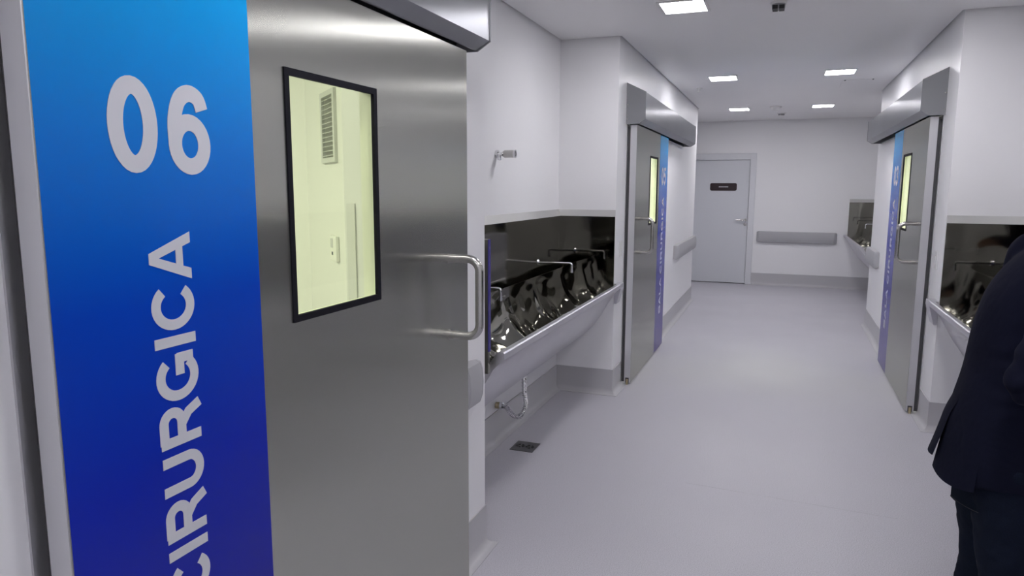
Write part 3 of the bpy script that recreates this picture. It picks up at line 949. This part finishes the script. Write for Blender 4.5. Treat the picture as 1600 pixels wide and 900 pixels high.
for x, y, w_ in ((-0.635, 1.55, 'before door 06'), (0.46, 1.55, 'over the near right wall'), (-0.635, -1.50, 'behind door 06'), (0.46, -1.50, 'at the rear of the corridor')):
    ceiling_light(x, y, 'square ceiling light panel ' + w_, name='ceiling_light_offscreen')
for x, y, w_ in ((-3.1, 0.8, 'behind door 06'), (-2.25, 6.25, 'behind the left sliding door'), (2.05, 6.25, 'behind the right sliding door')):
    ceiling_light(x, y, 'large ceiling light panel in the room ' + w_, 'room_lamp', 0.9, 1.4, name='ceiling_light_offscreen', H=HW)

# ------------------------------------------------------------------ ceiling fittings
root = empty('ceiling_sensor', (-0.088, 4.72, H)); tag(root, 'small white ceiling sensor with two dark openings', 'sensor')
inv = Matrix.Translation((0.088, -4.72, -H))
bm = bmesh.new(); disc(bm, (-0.088, 4.72, H - 0.0002), 0.050, (0, 0, -1), 0.012, 24, 0.046); o = build('base', bm, 'plastic', None, smooth=0.8); o.parent = root; o.matrix_parent_inverse = inv
bm = bmesh.new(); disc(bm, (-0.088, 4.72, H - 0.012), 0.040, (0, 0, -1), 0.030, 24, 0.036); o = build('body', bm, 'grey_plastic', None, smooth=0.8); o.parent = root; o.matrix_parent_inverse = inv
for dx in (-0.019, 0.019):
    bm = B(-0.088 + dx - 0.015, -0.088 + dx + 0.015, 4.680, 4.76, H - 0.044, H - 0.022); o = build('lens', bm, 'black_plastic', None); o.parent = root; o.matrix_parent_inverse = inv  # plain black boxes at the two dark openings

def detector(x, y, r, label, mat):
    root = empty('smoke_detector', (x, y, H)); tag(root, label, 'detector')
    inv = Matrix.Translation((-x, -y, -H))
    for nm, z0, r0, dp, r1, mm in (('base', 0.0002, r, 0.016, r * 0.96, 'plastic'), ('chamber', 0.016, r * 0.72, 0.024, r * 0.62, mat), ('cap', 0.040, r * 0.62, 0.010, r * 0.45, 'plastic')):
        bm = bmesh.new(); disc(bm, (x, y, H - z0), r0, (0, 0, -1), dp, 24, r1)
        o = build(nm, bm, mm, None, smooth=0.7); o.parent = root; o.matrix_parent_inverse = inv
detector(-0.092, 11.42, 0.065, 'round smoke detector with grey chamber on the ceiling near the end wall', 'grey_plastic')
detector(-0.164, 10.55, 0.080, 'flat round white detector on the ceiling between the last light panels', 'plastic')
def sprinkler(x, y, label):
    root = empty('ceiling_nozzle', (x, y, H)); tag(root, label, 'nozzle')
    inv = Matrix.Translation((-x, -y, -H))
    bm = bmesh.new(); disc(bm, (x, y, H - 0.0002), 0.035, (0, 0, -1), 0.006, 20, 0.030); o = build('rose', bm, 'plastic', None, smooth=0.7); o.parent = root; o.matrix_parent_inverse = inv
    bm = bmesh.new(); disc(bm, (x, y, H - 0.006), 0.010, (0, 0, -1), 0.030, 12); disc(bm, (x, y, H - 0.036), 0.018, (0, 0, -1), 0.004, 16); o = build('nozzle', bm, 'plastic', None, smooth=0.7); o.parent = root; o.matrix_parent_inverse = inv
sprinkler(-0.944, 8.36, 'small ceiling nozzle close to the left sliding door header')
root = empty('ceiling_hatch', (0.66, 8.5, H)); tag(root, 'flush square access hatch in the ceiling by the right door header', 'hatch')
inv = Matrix.Translation((-0.66, -8.5, -H))
o = build('hatch_panel', B(0.512, 0.808, 8.215, 8.80, H - 0.003, H - 0.0002), 'ceiling', None); o.parent = root; o.matrix_parent_inverse = inv
for x in (0.53, 0.79):
    o = build('latch', B(x - 0.006, x + 0.006, 8.20, 8.235, H - 0.010, H - 0.003), 'grey_plastic', None); o.parent = root; o.matrix_parent_inverse = inv

# ------------------------------------------------------------------ things seen through the glass of door 06
root = empty('vent_grille', TC(0.235, 0, 1.95)); tag(root, 'tall grey louvred return-air grille in the room behind door 06', 'vent')
inv = Matrix.Translation(-Vector(TC(0.235, 0, 1.95)))
bm = bmesh.new()
for a in ((GT0, GT1, GZ0, GZ0 + 0.022), (GT0, GT1, GZ1 - 0.022, GZ1), (GT0, GT0 + 0.03, GZ0 + 0.022, GZ1 - 0.022), (GT1 - 0.03, GT1, GZ0 + 0.022, GZ1 - 0.022)):
    box(bm, a[0], a[1], 0.0005, 0.014, a[2], a[3], lambda t, n, z: TC(t, n, z))
o = build('grille_frame', bm, 'grille', None); o.parent = root; o.matrix_parent_inverse = inv
o = build('grille_back', B(GT0 + 0.031, GT1 - 0.031, -0.0995, -0.097, GZ0 + 0.023, GZ1 - 0.023, T=TC), 'grey_plastic', None); o.parent = root; o.matrix_parent_inverse = inv
sl = None
for k in range(13):
    z = GZ0 + 0.034 + k * 0.0207
    if sl is None:
        bm = bmesh.new()
        prism(bm, [(0.002, z), (0.012, z - 0.005), (0.013, z - 0.003), (0.003, z + 0.002)], GT0 + 0.03, GT1 - 0.03, lambda p, q, a: TC(a, p, q))
        sl = build('slat', bm, 'grille', None); sl.parent = root; sl.matrix_parent_inverse = inv; z_first = z
    else:
        c = sl.copy(); COL.objects.link(c); c.parent = root; c.matrix_parent_inverse = inv; c.location.z = z - z_first
root = empty('wall_socket', TC(0.19, 0, 1.2)); tag(root, 'small beige wall controller in the room behind door 06', 'controller')
inv = Matrix.Translation(-Vector(TC(0.19, 0, 1.2)))
o = build('case', B(0.12, 0.23, 0.0005, 0.018, 1.290, 1.405, T=TC), 'liner', None, bevel=0.004); o.parent = root; o.matrix_parent_inverse = inv
o = build('display', B(0.175, 0.215, 0.018, 0.0195, 1.350, 1.392, T=TC), 'grille', None); o.parent = root; o.matrix_parent_inverse = inv
o = build('key', B(0.175, 0.195, 0.018, 0.0195, 1.318, 1.332, T=TC), 'duct', None); o.parent = root; o.matrix_parent_inverse = inv
tag(build('glass_reflection_strip', B(-1.738, -1.697, 2.5735, 2.5795, 0.2, 1.555), 'plastic', None), 'pale grey strip imitating a reflection in the glass of door 06', 'painted reflection')  # solid strip added to imitate a reflection in the window pane

# ------------------------------------------------------------------ the man in the navy jacket
PHI = math.radians(2)
PM = Matrix.Translation((0.645, 2.37, 0.0)) @ Matrix.Rotation(PHI, 4, 'Z')      # local: faces +x, right hand at -y

def ellipsoid(bm, c, r, rot=None, seg=20):
    m = Matrix.Translation(c) @ (rot or Matrix.Identity(4)) @ Matrix.Diagonal((*r, 1))
    bmesh.ops.create_uvsphere(bm, u_segments=seg, v_segments=seg // 2 + 2, radius=1.0, matrix=m)

def limb(bm, pts, radii, n=6, seg=16):
    P = spline(pts, n)
    R = [v.x for v in spline([(r, 0, 0) for r in radii], n)]
    tube(bm, P, R, seg)
    for c, r in ((P[0], R[0]), (P[-1], R[-1])):
        ellipsoid(bm, c, (r, r, r), None, 14)

def loft(bm, rings, n=6, seg=32):
    A = spline([(a[0], a[1], a[2]) for a in rings], n)
    S = spline([(a[3], a[4], a[5] if len(a) > 5 else 2.0) for a in rings], n)
    rows = []
    for c, s_ in zip(A, S):
        e = 2.0 / max(1.6, s_.z)
        row = []
        for k in range(seg):
            t = 2 * math.pi * k / seg
            ct, st = math.cos(t), math.sin(t)
            row.append(bm.verts.new((c.x + s_.x * math.copysign(abs(ct) ** e, ct), c.y + s_.y * math.copysign(abs(st) ** e, st), c.z)))
        rows.append(row)
    for i in range(len(rows) - 1):
        for k in range(seg):
            bm.faces.new((rows[i][k], rows[i][(k + 1) % seg], rows[i + 1][(k + 1) % seg], rows[i + 1][k]))
    bm.faces.new(rows[0]); bm.faces.new(rows[-1])

def fuse(name, bm, mat, voxel, smooth_it=6, parent=None, fold=None):
    bmesh.ops.recalc_face_normals(bm, faces=bm.faces)
    me = bpy.data.meshes.new(name); bm.to_mesh(me); bm.free()
    o = bpy.data.objects.new(name, me); COL.objects.link(o)
    md = o.modifiers.new('remesh', 'REMESH'); md.mode = 'VOXEL'; md.voxel_size = voxel
    sm = o.modifiers.new('smooth', 'SMOOTH'); sm.iterations = smooth_it; sm.factor = 0.5
    dg = bpy.context.evaluated_depsgraph_get()
    me2 = bpy.data.meshes.new_from_object(o.evaluated_get(dg))
    o.modifiers.clear(); o.data = me2; me2.name = name
    bpy.data.meshes.remove(me)
    if fold:
        ns = [v.normal.copy() for v in me2.vertices]
        for v, nn in zip(me2.vertices, ns): v.co += nn * fold(v.co)
    me2.materials.clear(); me2.materials.append(M[mat])
    for p in me2.polygons: p.use_smooth = True
    if parent is None:
        o.matrix_world = PM
    else:
        o.parent = parent
    return o

def pchild(name, bm, mat, smooth=3.2, bevel=0.0):
    return build(name, bm, mat, man, smooth, bevel)

SH_R, EL_R, WR_R = (0.035, -0.195, 1.425), (-0.055, -0.275, 1.145), (0.185, -0.235, 1.075)
SH_L, EL_L, WR_L = (0.035, 0.195, 1.425), (0.045, 0.255, 1.14), (0.270, 0.190, 1.09)
# one continuous body under the clothes
bm = bmesh.new()
ellipsoid(bm, (0.115, 0, 1.665), (0.098, 0.076, 0.118), None, 28)
ellipsoid(bm, (0.140, 0, 1.600), (0.072, 0.058, 0.062), None, 20)           # jaw
limb(bm, [(0.060, 0, 1.45), (0.075, 0, 1.52), (0.095, 0, 1.60)], [0.066, 0.056, 0.054])
ellipsoid(bm, (0.214, 0, 1.655), (0.016, 0.013, 0.026), Matrix.Rotation(-0.35, 4, 'Y'), 14)   # nose
ellipsoid(bm, (0.222, 0, 1.643), (0.014, 0.016, 0.011), None, 12)
for sgn in (-1, 1):
    ellipsoid(bm, (0.090, sgn * 0.078, 1.662), (0.020, 0.010, 0.032), None, 14)                # ears
    ellipsoid(bm, (0.196, sgn * 0.030, 1.690), (0.012, 0.026, 0.008), None, 12)                # brows
ellipsoid(bm, (0.200, 0, 1.606), (0.014, 0.026, 0.006), None, 12)
ellipsoid(bm, (0.198, 0, 1.597), (0.014, 0.022, 0.006), None, 12)
loft(bm, [(0.0, 0, 0.90, 0.095, 0.150), (0.0, 0, 1.05, 0.095, 0.140), (0.005, 0, 1.25, 0.105, 0.160), (0.03, 0, 1.40, 0.090, 0.170), (0.05, 0, 1.46, 0.06, 0.11)])
for sh, el, wr in ((SH_R, EL_R, WR_R), (SH_L, EL_L, WR_L)):
    limb(bm, [sh, el], [0.050, 0.040]); limb(bm, [el, wr], [0.040, 0.027])
    w, e_ = Vector(wr), Vector(el)
    d = (w - e_).normalized()
    sd = -1 if wr[1] < 0 else 1
    up = Vector((0, 0, 1)); up = (up - up.dot(d) * d).normalized()
    ellipsoid(bm, w + d * 0.052, (0.050, 0.017, 0.040), Matrix.Rotation(math.atan2(d.y, d.x), 4, 'Z'), 16)
    inw = Vector((-d.y, d.x, 0)).normalized() * (1 if sd < 0 else -1)
    for k, (off, ln) in enumerate(((0.030, 0.070), (0.011, 0.078), (-0.009, 0.072), (-0.028, 0.057))):
        b0 = w + d * 0.088 + up * off
        limb(bm, [b0, b0 + d * ln * 0.45 + inw * 0.012, b0 + d * ln * 0.62 + inw * 0.038, b0 + d * ln * 0.42 + inw * 0.058], [0.0092, 0.0088, 0.0082, 0.0075], 4, 10)
    b0 = w + d * 0.035 + up * 0.034
    limb(bm, [b0, b0 + d * 0.030 + up * 0.022 + inw * 0.012, b0 + d * 0.062 + up * 0.020 + inw * 0.028], [0.0105, 0.0098, 0.0085], 4, 10)
for sgn in (-1, 1):
    limb(bm, [(-0.005, sgn * 0.085, 0.92), (0.0, sgn * 0.095, 0.50), (-0.015, sgn * 0.10, 0.10)], [0.080, 0.052, 0.038])
    ellipsoid(bm, (0.045, sgn * 0.102, 0.055), (0.11, 0.035, 0.035), None, 16)
man = fuse('person', bm, 'skin', 0.0065, 3)
tag(man, 'man in a dark navy jacket and dark jeans standing at the right sink', 'person')
# trousers
bm = bmesh.new()
loft(bm, [(-0.002, 0, 0.80, 0.118, 0.172), (-0.005, 0, 0.90, 0.120, 0.172), (0.0, 0, 1.00, 0.110, 0.160), (0.0, 0, 1.04, 0.108, 0.156)])
for sgn in (-1, 1):
    limb(bm, [(-0.010, sgn * 0.088, 0.86), (0.010, sgn * 0.094, 0.66), (0.015, sgn * 0.098, 0.50), (0.0, sgn * 0.10, 0.30), (-0.010, sgn * 0.102, 0.10)], [0.108, 0.093, 0.076, 0.066, 0.060])
def fold_t(c): return 0.007 * noise.noise(Vector((c.x * 9, c.y * 9, c.z * 14))) + 0.003 * noise.noise(c * 40)
tr = fuse('trousers', bm, 'denim', 0.009, 5, man, fold_t)
# back pocket with stitching on the right buttock
bm = bmesh.new()
def TP(a, b, d):          # a across, b up, on the seat at the back right
    ang = math.radians(215 + a * 420)
    rx, ry = 0.126 + d, 0.180 + d
    return (-0.002 + rx * math.cos(ang) * (1.0), ry * math.sin(ang) * 0.92, 0.80 + b)
for i in range(6):
    for j in range(4):
        a0, a1 = -0.07 + 0.14 * i / 6, -0.07 + 0.14 * (i + 1) / 6
        b0, b1 = -0.09 + 0.15 * j / 4, -0.09 + 0.15 * (j + 1) / 4
        quad(bm, [TP(a0, b0, 0), TP(a1, b0, 0), TP(a1, b1, 0), TP(a0, b1, 0)])
r_ = bmesh.ops.solidify(bm, geom=bm.faces[:], thickness=0.004)
pk = build('back_pocket', bm, 'denim', tr, 3.2)
bm = bmesh.new()
tube(bm, [TP(-0.062 + 0.124 * k / 10, -0.083, 0.004) for k in range(11)], 0.0011, 6)
build('stitching', bm, 'thread', tr)
bm = bmesh.new()
tube(bm, [TP(0.063, -0.083 + 0.13 * k / 8, 0.004) for k in range(9)], 0.0011, 6)
build('stitching', bm, 'thread', tr)
# shoes
for sgn in (-1, 1):
    bm = bmesh.new()
    ellipsoid(bm, (0.055, sgn * 0.105, 0.045), (0.135, 0.046, 0.045), None, 20)
    ellipsoid(bm, (-0.02, sgn * 0.102, 0.075), (0.060, 0.042, 0.050), None, 16)
    bmesh.ops.bisect_plane(bm, geom=bm.verts[:] + bm.edges[:] + bm.faces[:], plane_co=(0, 0, 0.004), plane_no=(0, 0, -1), clear_outer=True)
    pchild('shoe', bm, 'shoe')
    bm = bmesh.new()
    loft(bm, [(0.052, sgn * 0.105, 0.0, 0.138, 0.046, 2.4), (0.052, sgn * 0.105, 0.012, 0.138, 0.047, 2.4)], 1)
    pchild('shoe_sole', bm, 'rubber', None)
# jacket
bm = bmesh.new()
loft(bm, [(-0.014, 0, 0.800, 0.138, 0.205, 2.2), (-0.012, 0, 0.88, 0.138, 0.202, 2.2), (-0.006, 0, 1.00, 0.132, 0.186, 2.2), (0.000, 0, 1.10, 0.130, 0.182, 2.2), (0.006, 0, 1.22, 0.136, 0.196, 2.2),
          (0.018, 0, 1.33, 0.134, 0.205, 2.1), (0.034, 0, 1.41, 0.112, 0.205, 2.0), (0.046, 0, 1.46, 0.086, 0.165, 2.0), (0.056, 0, 1.50, 0.066, 0.095, 2.0), (0.062, 0, 1.515, 0.060, 0.072, 2.0)], 5, 40)
for sh, el, wr in ((SH_R, EL_R, WR_R), (SH_L, EL_L, WR_L)):
    limb(bm, [(sh[0], sh[1] * 0.80, sh[2] - 0.005), sh, tuple(Vector(sh).lerp(Vector(el), 0.5)), el], [0.072, 0.078, 0.074, 0.068])
    limb(bm, [el, tuple(Vector(el).lerp(Vector(wr), 0.5)), tuple(Vector(el).lerp(Vector(wr), 0.93))], [0.068, 0.062, 0.050])
def fold_j(c):
    f = 0.006 * noise.noise(Vector((c.x * 7, c.y * 7, c.z * 4)))
    near = min(1.0, max(0.0, 1 - (Vector((c.x, abs(c.y), c.z)) - Vector((-0.02, 0.26, 1.14))).length / 0.20))
    f += 0.007 * near * math.sin((c.z * 0.9 - c.x * 0.55) * 95 + 5 * noise.noise(c * 9))
    low = max(0.0, 1.02 - c.z) / 0.22
    f += 0.010 * low * math.sin(math.atan2(c.y, c.x + 0.03) * 5.0) * (1 if c.z < 1.02 else 0)
    return f
jk = fuse('jacket', bm, 'suit', 0.009, 5, man, fold_j)
# loose back skirt of the jacket either side of the centre vent
def skirt(a0, a1, lift, zt, zb):
    bm = bmesh.new()
    n, m_ = 12, 8
    g = []
    for i in range(n + 1):
        ang = math.radians(a0 + (a1 - a0) * i / n)
        row = []
        for j in range(m_ + 1):
            t = j / m_
            z = zt + (zb - zt) * t
            k = -0.004 + 0.010 * min(1.0, t * 3) + lift * t ** 1.4
            q = min(1.0, max(0.0, (1.02 - z) / 0.22))
            row.append(bm.verts.new((-0.006 - 0.008 * q + (0.132 + 0.006 * q + k) * math.cos(ang), (0.188 + 0.017 * q + k * 0.6) * math.sin(ang), z - 0.012 * math.sin(i / n * math.pi) * t)))
        g.append(row)
    for i in range(n):
        for j in range(m_):
            bm.faces.new((g[i][j], g[i + 1][j], g[i + 1][j + 1], g[i][j + 1]))
    bmesh.ops.solidify(bm, geom=bm.faces[:], thickness=0.005)
    return bm
build('jacket_skirt', skirt(176, 232, 0.018, 1.02, 0.790), 'suit', jk, 3.2)
build('jacket_skirt', skirt(186, 128, 0.032, 1.02, 0.835), 'suit', jk, 3.2)
bm = bmesh.new()
tube(bm, [(0.055 + 0.068 * math.cos(a), 0.080 * math.sin(a), 1.508 + 0.016 * math.cos(a + math.pi)) for a in [2 * math.pi * k / 24 for k in range(25)]], 0.014, 10, False)
build('jacket_collar', bm, 'suit', jk, 3.2)
bm = bmesh.new()
tube(bm, [(0.066 + 0.060 * math.cos(a), 0.066 * math.sin(a), 1.528 + 0.014 * math.cos(a + math.pi)) for a in [2 * math.pi * k / 24 for k in range(25)]], 0.010, 10, False)
pchild('shirt_collar', bm, 'shirt')
# hair and eyes
bm = bmesh.new()
ellipsoid(bm, (0.098, 0, 1.688), (0.103, 0.083, 0.106), None, 28)
bmesh.ops.bisect_plane(bm, geom=bm.verts[:] + bm.edges[:] + bm.faces[:], plane_co=(0.10, 0, 1.668), plane_no=(0.62, 0, -0.78), clear_outer=True)
pchild('hair', bm, 'hair')
for sgn in (-1, 1):
    bm = bmesh.new()
    ellipsoid(bm, (0.196, sgn * 0.031, 1.668), (0.012, 0.014, 0.009), None, 14)
    pchild('eye', bm, 'eye')

# he leans forward a little from the waist
def all_below(o):
    for c in o.children:
        yield c
        yield from all_below(c)
for o in [man] + list(all_below(man)):
    for v in o.data.vertices:
        v.co.x += 0.13 * max(0.0, v.co.z - 0.98)
